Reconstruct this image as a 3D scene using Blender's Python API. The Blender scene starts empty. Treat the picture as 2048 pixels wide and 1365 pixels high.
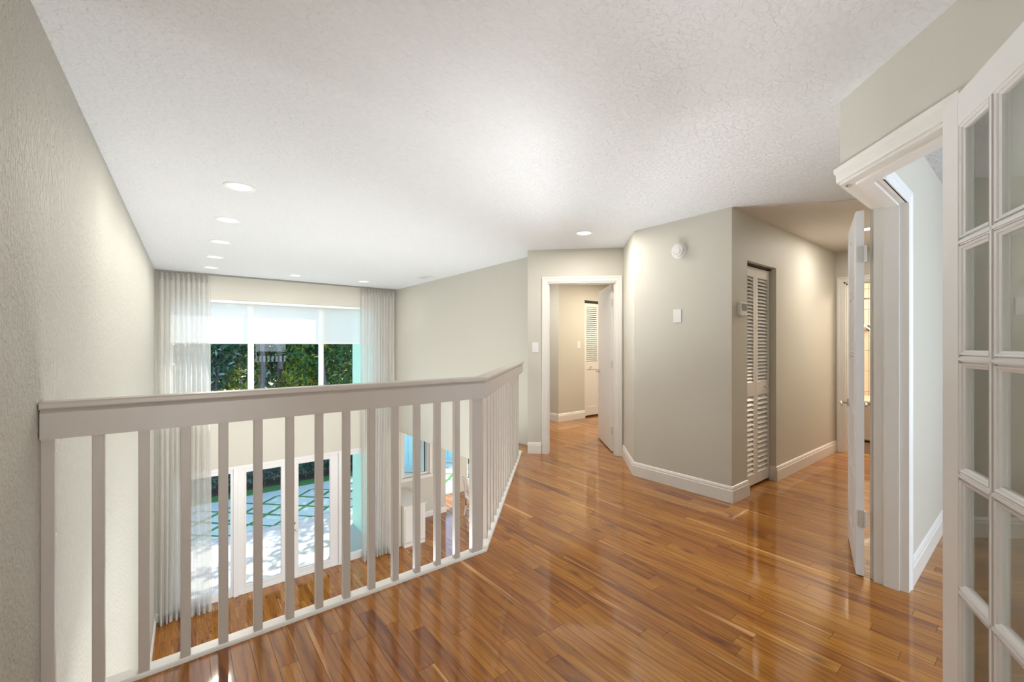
import bpy, bmesh, math, random
from mathutils import Vector, Matrix
import numpy as np
random.seed(7); rng = np.random.default_rng(7)
SC = bpy.context.scene
COL = SC.collection
H = 2.44; ZL = -2.95; CAMH = 1.303

# ------------------------------------------------------------ camera
YAW = math.radians(38.33)
cd = bpy.data.cameras.new('camera'); cam = bpy.data.objects.new('camera', cd); COL.objects.link(cam)
cd.sensor_fit = 'HORIZONTAL'; cd.sensor_width = 36.0
cd.lens = 36.0 * 846.0 / 2048.0
cd.shift_y = (690.0 - 682.5) / 2048.0
cd.clip_start = 0.02; cd.clip_end = 200
cam.location = (0, 0, CAMH); cam.rotation_euler = (math.pi / 2, 0, -YAW)
SC.camera = cam
SC.view_settings.view_transform = 'Standard'
try: SC.view_settings.look = 'None'
except Exception: pass
SC.view_settings.gamma = 1.0
SC.view_settings.use_curve_mapping = False
SC.view_settings.exposure = 0.58

# ------------------------------------------------------------ sky and sun
w = bpy.data.worlds.new('sky'); SC.world = w; w.use_nodes = True
nt = w.node_tree; nt.nodes.clear()
wo = nt.nodes.new('ShaderNodeOutputWorld'); bg = nt.nodes.new('ShaderNodeBackground')
sk = nt.nodes.new('ShaderNodeTexSky')
sk.sky_type = 'NISHITA'; sk.sun_disc = False; sk.sun_elevation = math.radians(62); sk.sun_rotation = math.radians(30)
bg.inputs['Strength'].default_value = 0.42
nt.links.new(sk.outputs[0], bg.inputs['Color']); nt.links.new(bg.outputs[0], wo.inputs['Surface'])

def add_light(name, kind, loc, energy, color=(1, 1, 1), size=None, size_y=None, target=None, rot=None, **kw):
    ld = bpy.data.lights.new(name, kind); ld.energy = energy; ld.color = color
    if kind == 'AREA':
        if size_y: ld.shape = 'RECTANGLE'; ld.size = size; ld.size_y = size_y
        else: ld.shape = 'DISK'; ld.size = size
    for k, v in kw.items(): setattr(ld, k, v)
    o = bpy.data.objects.new(name, ld); COL.objects.link(o); o.location = loc
    if target is not None:
        o.rotation_euler = (Vector(target) - Vector(loc)).to_track_quat('-Z', 'Y').to_euler()
    if rot is not None: o.rotation_euler = rot
    return o

EL, AZ = math.radians(61), math.radians(34)
sd = Vector((math.sin(AZ) * math.cos(EL), math.cos(AZ) * math.cos(EL), math.sin(EL)))
s = add_light('sun', 'SUN', (5, 20, 20), 6.0, (1, 0.96, 0.88), angle=math.radians(0.6))
s.rotation_euler = (-sd).to_track_quat('-Z', 'Y').to_euler()
# unseen fill lamps added for brightness; office, dining and bath lights serve those rooms
add_light('loft_fill', 'AREA', (0.2, -2.6, 1.35), 23, (1, 0.99, 0.97), 0.9, 1.7, target=(2.2, 0.6, 1.4))  # unseen fill added behind the camera, no window stands there
add_light('loft_ceiling_fill', 'AREA', (0.25, -1.7, 0.35), 22, (0.94, 0.99, 1.0), 0.7, 2.0, target=(1.3, 0.4, H))  # added up-facing fill behind the camera to lift the ceiling
add_light('office_daylight', 'AREA', (3.0, -2.6, 1.4), 66, (0.78, 0.89, 1.0), 2.2, 1.6, target=(3.0, 0.4, 1.3))
add_light('lower_room_fill', 'AREA', (1.6, -1.0, -1.7), 170, (1, 1.0, 0.99), 3.4, 2.0, target=(1.6, 7.0, 0.2))  # fill lamp added out of sight under the loft
add_light('living_ceiling_fill', 'AREA', (1.6, 4.1, -2.7), 70, (0.95, 0.99, 1.0), 3.2, 2.6, target=(1.6, 5.2, H), spread=math.radians(125))  # added up-facing fill, hidden below the loft floor line
add_light('living_back_fill', 'AREA', (1.9, 3.9, -1.3), 80, (0.95, 0.99, 1.0), 2.2, 1.2, target=(3.0, 0.9, 1.1), spread=math.radians(75))  # added fill hidden below the railing, aimed back at the loft
add_light('dining_daylight', 'AREA', (9.3, 7.0, -1.7), 80, (1, 0.97, 0.92), 2.4, 1.8, target=(5.0, 8.6, -2.0))
add_light('bath_lamp', 'AREA', (7.3, 1.0, 2.38), 40, (1, 0.88, 0.72), 0.7, 0.7, rot=(0, 0, 0))

# ------------------------------------------------------------ materials
def mat(name, col, rough=0.5, metal=0.0, spec=0.5, bump=None, coat=0.0):
    m = bpy.data.materials.new(name); m.use_nodes = True
    n = m.node_tree.nodes; L = m.node_tree.links; p = n['Principled BSDF']
    p.inputs['Base Color'].default_value = (*col, 1); p.inputs['Roughness'].default_value = rough
    p.inputs['Metallic'].default_value = metal; p.inputs['Specular IOR Level'].default_value = spec
    p.inputs['Coat Weight'].default_value = coat
    if bump:
        sc, st, dist, stretch = bump
        tc = n.new('ShaderNodeNewGeometry'); mp = n.new('ShaderNodeMapping'); mp.inputs['Scale'].default_value = stretch
        no = n.new('ShaderNodeTexNoise'); no.inputs['Scale'].default_value = sc; no.inputs['Detail'].default_value = 2.5
        no.inputs['Distortion'].default_value = 0.6
        cr = n.new('ShaderNodeValToRGB'); cr.color_ramp.elements[0].position = 0.42; cr.color_ramp.elements[1].position = 0.62
        b = n.new('ShaderNodeBump'); b.inputs['Strength'].default_value = st; b.inputs['Distance'].default_value = dist
        L.new(tc.outputs['Position'], mp.inputs[0]); L.new(mp.outputs[0], no.inputs['Vector'])
        L.new(no.outputs[0], cr.inputs[0]); L.new(cr.outputs[0], b.inputs['Height']); L.new(b.outputs[0], p.inputs['Normal'])
    return m

WALLC = (0.62, 0.60, 0.53)
M = {}
M['wall'] = mat('wall_paint', WALLC, 0.55, bump=(120, 0.15, 0.001, (1, 1, 1)))
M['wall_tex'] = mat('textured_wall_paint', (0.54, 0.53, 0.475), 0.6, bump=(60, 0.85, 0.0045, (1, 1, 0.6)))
M['ceiling'] = mat('knockdown_ceiling', (0.735, 0.75, 0.765), 0.7, bump=(38, 0.62, 0.006, (0.8, 1.1, 1)))
M['ceiling_smooth'] = mat('smooth_ceiling', (0.74, 0.71, 0.68), 0.7)
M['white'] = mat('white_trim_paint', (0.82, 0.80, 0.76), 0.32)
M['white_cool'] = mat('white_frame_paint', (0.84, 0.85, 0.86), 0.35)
M['rail'] = mat('railing_paint_shaded', (0.53, 0.48, 0.435), 0.35)  # white paint darkened in its base colour to stand for backlit shade
M['door'] = mat('door_paint', (0.80, 0.79, 0.78), 0.38)
M['plastic'] = mat('white_plastic', (0.82, 0.82, 0.81), 0.35)
M['chrome'] = mat('polished_nickel', (0.72, 0.71, 0.69), 0.15, metal=1.0)
M['painted_metal'] = mat('painted_hinge', (0.68, 0.67, 0.65), 0.3)
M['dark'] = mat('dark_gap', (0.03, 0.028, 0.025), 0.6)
M['screen'] = mat('grey_display', (0.12, 0.13, 0.13), 0.25)
M['track'] = mat('curtain_track_metal', (0.28, 0.27, 0.24), 0.5)
M['slab'] = mat('subfloor', (0.12, 0.06, 0.03), 0.8)
M['stucco'] = mat('pale_aqua_stucco', (0.52, 0.80, 0.60), 0.8)
M['grey_wall'] = mat('grey_garden_wall', (0.30, 0.33, 0.36), 0.85)
M['concrete'] = mat('patio_concrete', (0.56, 0.53, 0.48), 0.8, bump=(30, 0.2, 0.003, (1, 1, 1)))
M['paver'] = mat('patio_paver', (0.50, 0.60, 0.56), 0.8, bump=(30, 0.2, 0.003, (1, 1, 1)))
M['grass'] = mat('grass_strip', (0.05, 0.19, 0.04), 0.9)
M['soil'] = mat('garden_soil', (0.10, 0.08, 0.06), 0.95)
M['black'] = mat('black_metal', (0.02, 0.02, 0.022), 0.4)
M['tile'] = mat('bath_tile', (0.74, 0.62, 0.47), 0.25)
M['grout'] = mat('tile_grout', (0.42, 0.36, 0.29), 0.9)
M['grille'] = mat('grey_vent', (0.36, 0.36, 0.37), 0.5)
M['fence'] = mat('pale_blue_board', (0.42, 0.70, 0.76), 0.7)

def emis(name, col, st):
    m = bpy.data.materials.new(name); m.use_nodes = True
    p = m.node_tree.nodes['Principled BSDF']; p.inputs['Base Color'].default_value = (*col, 1)
    p.inputs['Emission Color'].default_value = (*col, 1); p.inputs['Emission Strength'].default_value = st
    return m
M['lens'] = emis('lamp_lens', (1, 0.98, 0.95), 0.9)

def glass(name, tint, ior=1.5):
    m = bpy.data.materials.new(name); m.use_nodes = True
    n = m.node_tree.nodes; L = m.node_tree.links; n.clear()
    o = n.new('ShaderNodeOutputMaterial'); mx = n.new('ShaderNodeMixShader'); t = n.new('ShaderNodeBsdfTransparent')
    g = n.new('ShaderNodeBsdfGlossy'); f = n.new('ShaderNodeFresnel'); f.inputs['IOR'].default_value = ior
    t.inputs[0].default_value = (*tint, 1); g.inputs['Roughness'].default_value = 0.01
    ge = n.new('ShaderNodeNewGeometry'); ma = n.new('ShaderNodeMath'); ma.operation = 'MULTIPLY_ADD'
    ma.inputs[1].default_value = 1 / ior - ior; ma.inputs[2].default_value = ior
    L.new(ge.outputs['Backfacing'], ma.inputs[0]); L.new(ma.outputs[0], f.inputs['IOR'])
    L.new(f.outputs[0], mx.inputs[0]); L.new(t.outputs[0], mx.inputs[1]); L.new(g.outputs[0], mx.inputs[2]); L.new(mx.outputs[0], o.inputs[0])
    return m
M['glass'] = glass('window_glass', (0.95, 0.98, 0.98), 1.3)
M['glass_door'] = glass('door_glass', (0.93, 0.95, 0.94), 1.75)

def sheer(name, col, transp, transl, streak=False):
    m = bpy.data.materials.new(name); m.use_nodes = True
    n = m.node_tree.nodes; L = m.node_tree.links; n.clear()
    o = n.new('ShaderNodeOutputMaterial'); m1 = n.new('ShaderNodeMixShader'); m2 = n.new('ShaderNodeMixShader')
    t = n.new('ShaderNodeBsdfTransparent'); tl = n.new('ShaderNodeBsdfTranslucent'); d = n.new('ShaderNodeBsdfDiffuse')
    tl.inputs[0].default_value = (*col, 1); d.inputs[0].default_value = (*col, 1)
    m1.inputs[0].default_value = transl; m2.inputs[0].default_value = transp
    L.new(d.outputs[0], m1.inputs[1]); L.new(tl.outputs[0], m1.inputs[2])
    L.new(m1.outputs[0], m2.inputs[1]); L.new(t.outputs[0], m2.inputs[2]); L.new(m2.outputs[0], o.inputs[0])
    if streak:
        tc = n.new('ShaderNodeNewGeometry'); mp = n.new('ShaderNodeMapping'); mp.inputs['Scale'].default_value = (1, 1, 0.012)
        no = n.new('ShaderNodeTexNoise'); no.inputs['Scale'].default_value = 160; no.inputs['Detail'].default_value = 2
        cr = n.new('ShaderNodeMapRange'); cr.inputs['From Min'].default_value = 0.35; cr.inputs['From Max'].default_value = 0.65
        cr.inputs['To Min'].default_value = max(0, transp - 0.09); cr.inputs['To Max'].default_value = transp + 0.09
        L.new(tc.outputs['Position'], mp.inputs[0]); L.new(mp.outputs[0], no.inputs['Vector'])
        L.new(no.outputs[0], cr.inputs['Value']); L.new(cr.outputs[0], m2.inputs[0])
    return m
M['curtain'] = sheer('sheer_curtain', (0.88, 0.87, 0.85), 0.32, 0.62, True)
M['curtain_head'] = sheer('curtain_heading', (0.74, 0.73, 0.69), 0.08, 0.4)
M['shade'] = sheer('roller_shade_mesh', (0.90, 0.91, 0.90), 0.10, 0.55)

def wood(name, island=False, tones=None):
    m = bpy.data.materials.new(name); m.use_nodes = True
    n = m.node_tree.nodes; L = m.node_tree.links; p = n['Principled BSDF']
    g = n.new('ShaderNodeNewGeometry')
    if island: rnd = g.outputs['Random Per Island']
    else:
        oi = n.new('ShaderNodeObjectInfo'); rnd = oi.outputs['Random']
    off = n.new('ShaderNodeVectorMath'); off.operation = 'SCALE'; off.inputs[0].default_value = (37.0, 91.0, 53.0); L.new(rnd, off.inputs['Scale'])
    ad = n.new('ShaderNodeVectorMath'); ad.operation = 'ADD'; L.new(g.outputs['Position'], ad.inputs[0]); L.new(off.outputs[0], ad.inputs[1])
    mp = n.new('ShaderNodeMapping'); mp.inputs['Scale'].default_value = (1.4, 0.16, 1); L.new(ad.outputs[0], mp.inputs[0])
    # grain figure
    n1 = n.new('ShaderNodeTexNoise'); n1.inputs['Scale'].default_value = 9; n1.inputs['Detail'].default_value = 5; n1.inputs['Roughness'].default_value = 0.58
    n1.inputs['Distortion'].default_value = 1.2
    L.new(mp.outputs[0], n1.inputs['Vector'])
    wv = n.new('ShaderNodeTexWave'); wv.wave_type = 'BANDS'; wv.bands_direction = 'X'; wv.inputs['Scale'].default_value = 9
    wv.inputs['Distortion'].default_value = 14; wv.inputs['Detail'].default_value = 3; wv.inputs['Detail Scale'].default_value = 0.9
    mp2 = n.new('ShaderNodeMapping'); mp2.inputs['Scale'].default_value = (1, 0.22, 1); L.new(ad.outputs[0], mp2.inputs[0]); L.new(mp2.outputs[0], wv.inputs['Vector'])
    fine = n.new('ShaderNodeTexNoise'); fine.inputs['Scale'].default_value = 160; fine.inputs['Detail'].default_value = 2
    mp3 = n.new('ShaderNodeMapping'); mp3.inputs['Scale'].default_value = (1, 0.03, 1); L.new(ad.outputs[0], mp3.inputs[0]); L.new(mp3.outputs[0], fine.inputs['Vector'])
    # per-plank tone
    cr = n.new('ShaderNodeValToRGB'); e = cr.color_ramp.elements
    tn = tones or [(0.0, (0.10, 0.020, 0.003)), (0.18, (0.20, 0.050, 0.005)), (0.42, (0.34, 0.114, 0.009)), (0.75, (0.44, 0.170, 0.015)), (1.0, (0.50, 0.22, 0.035))]
    e[0].position = tn[0][0]; e[0].color = (*tn[0][1], 1); e[1].position = tn[-1][0]; e[1].color = (*tn[-1][1], 1)
    for ps, c in tn[1:-1]:
        q = cr.color_ramp.elements.new(ps); q.color = (*c, 1)
    ma = n.new('ShaderNodeMath'); ma.operation = 'MULTIPLY_ADD'; L.new(n1.outputs[0], ma.inputs[0]); ma.inputs[1].default_value = 1.15
    sb = n.new('ShaderNodeMath'); sb.operation = 'MULTIPLY_ADD'; L.new(rnd, sb.inputs[0]); sb.inputs[1].default_value = 0.50; sb.inputs[2].default_value = -0.26
    L.new(sb.outputs[0], ma.inputs[2]); L.new(ma.outputs[0], cr.inputs[0])
    mr = n.new('ShaderNodeMapRange'); mr.inputs['From Min'].default_value = 0.0; mr.inputs['From Max'].default_value = 0.35
    mr.inputs['To Min'].default_value = 0.72; mr.inputs['To Max'].default_value = 1.0; L.new(wv.outputs['Fac'], mr.inputs['Value'])
    mrf = n.new('ShaderNodeMapRange'); mrf.inputs['From Min'].default_value = 0.3; mrf.inputs['From Max'].default_value = 0.7
    mrf.inputs['To Min'].default_value = 0.86; mrf.inputs['To Max'].default_value = 1.1; L.new(fine.outputs[0], mrf.inputs['Value'])
    mu = n.new('ShaderNodeMath'); mu.operation = 'MULTIPLY'; L.new(mr.outputs[0], mu.inputs[0]); L.new(mrf.outputs[0], mu.inputs[1])
    vm = n.new('ShaderNodeVectorMath'); vm.operation = 'SCALE'; L.new(cr.outputs[0], vm.inputs[0]); L.new(mu.outputs[0], vm.inputs['Scale'])
    # pale sapwood streaks: thin light lines where a slow noise crosses a level
    n4 = n.new('ShaderNodeTexNoise'); n4.inputs['Scale'].default_value = 5.0; n4.inputs['Detail'].default_value = 0.5; n4.inputs['Distortion'].default_value = 0.5
    mp4 = n.new('ShaderNodeMapping'); mp4.inputs['Scale'].default_value = (6, 0.22, 1); mp4.inputs['Location'].default_value = (9, 4, 2)
    L.new(ad.outputs[0], mp4.inputs[0]); L.new(mp4.outputs[0], n4.inputs['Vector'])
    sap = n.new('ShaderNodeMapRange'); sap.inputs['From Min'].default_value = 0.70; sap.inputs['From Max'].default_value = 0.78; L.new(n4.outputs[0], sap.inputs['Value'])
    mx = n.new('ShaderNodeMix'); mx.data_type = 'RGBA'; L.new(sap.outputs[0], mx.inputs['Factor']); L.new(vm.outputs[0], mx.inputs['A'])
    mx.inputs['B'].default_value = (0.62, 0.33, 0.12, 1)
    # dark knots
    vo = n.new('ShaderNodeTexVoronoi'); vo.voronoi_dimensions = '2D'; vo.inputs['Scale'].default_value = 2.0
    mp5 = n.new('ShaderNodeMapping'); mp5.inputs['Scale'].default_value = (1.6, 0.6, 1); L.new(ad.outputs[0], mp5.inputs[0]); L.new(mp5.outputs[0], vo.inputs['Vector'])
    kn = n.new('ShaderNodeMapRange'); kn.inputs['From Min'].default_value = 0.0; kn.inputs['From Max'].default_value = 0.085
    kn.inputs['To Min'].default_value = 0.85; kn.inputs['To Max'].default_value = 0.0; L.new(vo.outputs['Distance'], kn.inputs['Value'])
    mx2 = n.new('ShaderNodeMix'); mx2.data_type = 'RGBA'; L.new(kn.outputs[0], mx2.inputs['Factor']); L.new(mx.outputs['Result'], mx2.inputs['A'])
    mx2.inputs['B'].default_value = (0.07, 0.02, 0.008, 1)
    L.new(mx2.outputs['Result'], p.inputs['Base Color'])
    p.inputs['Roughness'].default_value = 0.35; p.inputs['Specular IOR Level'].default_value = 0.15
    p.inputs['Coat Weight'].default_value = 0.9; p.inputs['Coat Roughness'].default_value = 0.065; p.inputs['Coat IOR'].default_value = 1.5
    nb = n.new('ShaderNodeTexNoise'); nb.inputs['Scale'].default_value = 7; L.new(g.outputs['Position'], nb.inputs['Vector'])
    b = n.new('ShaderNodeBump'); b.inputs['Strength'].default_value = 0.06; b.inputs['Distance'].default_value = 0.004
    L.new(nb.outputs[0], b.inputs['Height']); L.new(b.outputs[0], p.inputs['Coat Normal'])
    return m
M['wood'] = wood('cherry_plank'); M['wood_i'] = wood('cherry_plank_small', True)

def leafmat(name, stops, transl=0.48):
    m = bpy.data.materials.new(name); m.use_nodes = True
    n = m.node_tree.nodes; L = m.node_tree.links; n.clear()
    o = n.new('ShaderNodeOutputMaterial'); mx = n.new('ShaderNodeMixShader'); mx.inputs[0].default_value = transl
    d = n.new('ShaderNodeBsdfPrincipled'); d.inputs['Roughness'].default_value = 0.45; t = n.new('ShaderNodeBsdfTranslucent')
    g = n.new('ShaderNodeNewGeometry'); cr = n.new('ShaderNodeValToRGB'); e = cr.color_ramp.elements
    cr.color_ramp.interpolation = 'LINEAR'
    e[0].position = stops[0][0]; e[0].color = (*stops[0][1], 1); e[1].position = stops[-1][0]; e[1].color = (*stops[-1][1], 1)
    for ps, c in stops[1:-1]:
        q = cr.color_ramp.elements.new(ps); q.color = (*c, 1)
    L.new(g.outputs['Random Per Island'], cr.inputs[0]); L.new(cr.outputs[0], d.inputs['Base Color']); L.new(cr.outputs[0], t.inputs[0])
    L.new(d.outputs[0], mx.inputs[1]); L.new(t.outputs[0], mx.inputs[2]); L.new(mx.outputs[0], o.inputs[0])
    return m
M['leaf_dark'] = leafmat('dark_leaf', [(0, (0.03, 0.10, 0.08)), (0.5, (0.06, 0.20, 0.13)), (0.88, (0.14, 0.36, 0.22)), (1, (0.6, 0.85, 0.8))])  # last stop paints cyan sky glints into the leaf colour
M['leaf_mid'] = leafmat('mid_leaf', [(0, (0.02, 0.11, 0.05)), (0.5, (0.06, 0.28, 0.09)), (0.85, (0.18, 0.42, 0.09)), (1, (0.8, 0.65, 0.12))])
M['leaf_yellow'] = leafmat('yellow_leaf', [(0, (0.07, 0.18, 0.03)), (0.5, (0.28, 0.42, 0.04)), (1, (0.75, 0.62, 0.06))], 0.4)
M['leaf_hedge'] = leafmat('hedge_leaf', [(0, (0.02, 0.08, 0.06)), (0.6, (0.07, 0.20, 0.14)), (1, (0.25, 0.42, 0.34))])
M['bark'] = mat('grey_bark', (0.17, 0.145, 0.155), 0.9, bump=(25, 0.8, 0.02, (1, 1, 0.25)))

# ------------------------------------------------------------ mesh helpers
class MB:
    def __init__(s): s.v = []; s.f = []; s.smooth = False
    def add(s, vs, fs):
        o = len(s.v); s.v += [tuple(v) for v in vs]; s.f += [tuple(i + o for i in f) for f in fs]; return s
    def box(s, a, b):
        x0, y0, z0 = a; x1, y1, z1 = b
        return s.add([(x0,y0,z0),(x1,y0,z0),(x1,y1,z0),(x0,y1,z0),(x0,y0,z1),(x1,y0,z1),(x1,y1,z1),(x0,y1,z1)],
            [(3,2,1,0),(4,5,6,7),(0,1,5,4),(1,2,6,5),(2,3,7,6),(3,0,4,7)])
    def prism(s, pts, z0, z1):
        a = sum(pts[i][0]*pts[(i+1)%len(pts)][1]-pts[(i+1)%len(pts)][0]*pts[i][1] for i in range(len(pts)))
        if a < 0: pts = pts[::-1]
        n = len(pts)
        return s.add([(x,y,z0) for x,y in pts]+[(x,y,z1) for x,y in pts],
            [tuple(range(n-1,-1,-1)), tuple(range(n,2*n))]+[(i,(i+1)%n,(i+1)%n+n,i+n) for i in range(n)])
    def sweep(s, path, prof, mp, closed=False, caps=True):
        """profile [(offset along left normal, t)] swept along a 2-D path with mitres; mp(a,b,t)->xyz"""
        n = len(path); k = len(prof); vs = []
        P = [Vector(p) for p in path]
        for i in range(n):
            if closed or 0 < i < n-1:
                d0 = (P[i]-P[i-1]).normalized(); d1 = (P[(i+1)%n]-P[i]).normalized()
            elif i == 0: d0 = d1 = (P[1]-P[0]).normalized()
            else: d0 = d1 = (P[i]-P[i-1]).normalized()
            n0 = Vector((-d0.y, d0.x)); n1 = Vector((-d1.y, d1.x)); m = (n0+n1).normalized(); m = m/max(0.2, m.dot(n0))
            for o, t in prof:
                q = P[i]+m*o; vs.append(mp(q.x, q.y, t))
        fs = []
        for i in range(n if closed else n-1):
            for j in range(k):
                a = i*k+j; b = i*k+(j+1)%k; c = ((i+1)%n)*k+(j+1)%k; d = ((i+1)%n)*k+j
                fs.append((a,b,c,d))
        if caps and not closed: fs += [tuple(range(k-1,-1,-1)), tuple(range((n-1)*k, n*k))]
        return s.add(vs, fs)
    def lathe(s, prof, seg, mp):
        k = len(prof); vs = []
        for i in range(seg):
            a = 2*math.pi*i/seg
            for r, t in prof: vs.append(mp(r*math.cos(a), r*math.sin(a), t))
        fs = [(i*k+j, i*k+j+1, ((i+1)%seg)*k+j+1, ((i+1)%seg)*k+j) for i in range(seg) for j in range(k-1)]
        fs += [tuple(i*k for i in range(seg))[::-1], tuple(i*k+k-1 for i in range(seg))]
        return s.add(vs, fs)
    def tube(s, pts, r, seg=8):
        pts = [Vector(p) for p in pts]; n = len(pts); vs = []
        rr = r if isinstance(r, (list, tuple)) else [r]*n
        for i in range(n):
            d = (pts[min(i+1,n-1)]-pts[max(i-1,0)]).normalized()
            u = d.cross(Vector((0,0,1)));
            if u.length < 0.05: u = d.cross(Vector((1,0,0)))
            u.normalize(); v = d.cross(u).normalized()
            for j in range(seg):
                a = 2*math.pi*j/seg; vs.append(pts[i]+(u*math.cos(a)+v*math.sin(a))*rr[i])
        fs = [(i*seg+j, i*seg+(j+1)%seg, (i+1)*seg+(j+1)%seg, (i+1)*seg+j) for i in range(n-1) for j in range(seg)]
        fs += [tuple(range(seg-1,-1,-1)), tuple(range((n-1)*seg, n*seg))]
        return s.add(vs, fs)
    def xf(s, f): s.v = [tuple(f(Vector(v))) for v in s.v]; return s
    def mesh(s, name, m, smooth=False, bevel=0):
        me = bpy.data.meshes.new(name); me.from_pydata(s.v, [], s.f); me.update()
        bm = bmesh.new(); bm.from_mesh(me)
        bmesh.ops.recalc_face_normals(bm, faces=bm.faces)
        if bevel:
            bmesh.ops.bevel(bm, geom=[e for e in bm.edges if len(e.link_faces) == 2 and e.calc_face_angle(0) > 0.5], offset=bevel, segments=1, affect='EDGES')
        bm.to_mesh(me); bm.free()
        if smooth:
            me.polygons.foreach_set('use_smooth', [True]*len(me.polygons))
            try: me.set_sharp_from_angle(angle=math.radians(40))
            except Exception: pass
        me.materials.append(m); return me
    def obj(s, name, m, parent=None, smooth=False, bevel=0):
        o = bpy.data.objects.new(name, s.mesh(name, m, smooth, bevel)); COL.objects.link(o)
        if parent: o.parent = parent
        return o

def tag(o, label, cat=None, group=None, kind=None):
    if label: o['label'] = label
    if cat: o['category'] = cat
    if group: o['group'] = group
    if kind: o['kind'] = kind
    return o
def empty(name, loc, rz=0):
    o = bpy.data.objects.new(name, None); COL.objects.link(o); o.location = loc; o.rotation_euler = (0, 0, rz); o.empty_display_size = .1
    return o
def struct(o, label, cat): return tag(o, label, cat, kind='structure')
def link(name, me, parent, loc=(0,0,0), rot=(0,0,0), scale=(1,1,1)):
    o = bpy.data.objects.new(name, me); COL.objects.link(o)
    if parent: o.parent = parent
    o.location = loc; o.rotation_euler = rot; o.scale = scale
    return o
R2 = math.sqrt(0.5)

# ------------------------------------------------------------ key plan points
FW = 0.67                       # y - x of the railing's diagonal run
A_ = (4.095, 3.075); B_ = (3.58, 2.56); C_ = (3.58, 1.61); D_ = (6.33, 1.61)
DWL = (3.30, 3.87)              # left end of the diagonal door wall
FC = (2.436, 0.602)             # outside corner where the two french-door openings meet
HJ = 3.022                       # far jamb X
NH = (2.02, 0.186)              # near jamb on the diagonal wall

# ------------------------------------------------------------ shell
def wl(y): return -0.38 + (y - 2.1) * 0.0178
o = MB().prism([(wl(-3), -3), (wl(8.45), 8.45), (-0.6, 8.45), (-0.6, -3)], ZL, H).obj('wall_left', M['wall_tex'])
struct(o, 'tall textured greige wall along the left side, two storeys high', 'wall')

wb = MB()
UX0, UX1, UZ0, UZ1 = -0.10, 3.20, 0.30, 2.05
LX0, LX1, LZ1 = -0.05, 3.24, -0.74
Y0, Y1 = 8.45, 8.62
for a, b in [((-0.6, Y0, UZ1), (3.7, Y1, H)), ((-0.6, Y0, UZ0), (UX0, Y1, UZ1)), ((UX1, Y0, UZ0), (3.7, Y1, UZ1)),
             ((-0.6, Y0, LZ1), (3.7, Y1, UZ0)), ((-0.6, Y0, ZL - .1), (LX0, Y1, LZ1)), ((LX1, Y0, ZL - .1), (3.7, Y1, LZ1))]:
    wb.box(a, b)
struct(wb.obj('wall_window', M['wall']), 'cream window wall of the two-storey living room', 'wall')
o = MB().box((3.55, 3.95, -0.47), (3.70, Y0, H)).obj('wall_right', M['wall'])
struct(o, 'cream upper wall on the right of the living room, open beneath', 'wall')

# diagonal door wall (x + y = 7.17)
def dw(s, t): return (DWL[0] + s * R2 + t * R2, DWL[1] - s * R2 + t * R2)   # s along, t behind
SL, SR, SE = 0.235, 1.045, 1.124
wb = MB()
wb.prism([dw(0, 0), dw(SL, 0), dw(SL, .12), (3.70, 4.27), (3.55, 4.12)], 0, 2.05)
wb.prism([dw(SR, 0), dw(SE, 0), dw(SE, .12), dw(SR, .12)], 0, 2.05)
wb.prism([dw(0, 0), dw(SE, 0), dw(SE, .12), dw(SL, .12), (3.70, 4.27), (3.55, 4.12)], 2.05, H)
struct(wb.obj('wall_door', M['wall']), 'narrow diagonal greige wall with a doorway at the end of the railing', 'wall')
o = MB().prism([A_, B_, (B_[0] + .12, B_[1] - .05), (A_[0] + .085, A_[1] - .085)], 0, H).obj('wall_angled', M['wall'])
struct(o, 'short angled wall strip between the doorway and the greige wall with the smoke alarm', 'wall')
o = MB().prism([B_, C_, (C_[0] + .12, C_[1] + .12), (B_[0] + .12, B_[1] - .05)], 0, H).obj('wall_alarm', M['wall'])
struct(o, 'wide greige wall panel carrying the smoke alarm and the blank plate', 'wall')
CX0, CX1, CZ = 3.87, 4.50, 2.035
wb = MB()
wb.prism([C_, (CX0, 1.61), (CX0, 1.73), (C_[0] + .12, 1.73)], 0, CZ).box((CX1, 1.61, 0), (6.33, 1.73, CZ))
wb.prism([C_, (6.33, 1.61), (6.33, 1.73), (C_[0] + .12, 1.73)], CZ, H)
struct(wb.obj('wall_hall', M['wall']), 'greige hall wall with the recessed louvred closet', 'wall')
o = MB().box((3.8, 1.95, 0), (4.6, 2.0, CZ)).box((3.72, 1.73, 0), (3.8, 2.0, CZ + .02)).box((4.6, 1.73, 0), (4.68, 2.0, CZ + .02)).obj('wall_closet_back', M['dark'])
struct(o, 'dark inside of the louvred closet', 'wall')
BY0, BY1 = 1.528, 0.73
wb = MB()
wb.box((6.33, BY0, 0), (6.45, 1.75, 2.06)).box((6.33, .46, 0), (6.45, BY1, 2.06)).box((6.33, .46, 2.06), (6.45, 1.75, H))
struct(wb.obj('wall_hall_end', M['wall']), 'greige wall at the end of the hall around the bathroom doorway', 'wall')
wb = MB()
wb.box((HJ, .46, 0), (6.33, .602, 2.07))
wb.prism([NH, FC, (6.33, .602), (6.33, .46), (2.464, .46), (2.105, .101)], 2.07, H)
wb.prism([NH, (0.75, -1.084), (0.87, -1.134), (2.105, .101)], 0, H)
wb.box((0.75, -3, 0), (0.87, -1.1, H))
struct(wb.obj('wall_french', M['wall']), 'greige wall around the corner opening of the french doors', 'wall')
o = MB().box((-0.6, -3.1, ZL), (6.4, -3.0, H)).obj('wall_back', M['wall'])
struct(o, 'plain wall behind the viewer', 'wall')
o = MB().box((6.2, -3, 0), (6.3, .46, H)).obj('wall_office_side', M['wall'])
struct(o, 'far side wall of the room behind the french doors', 'wall')
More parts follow.
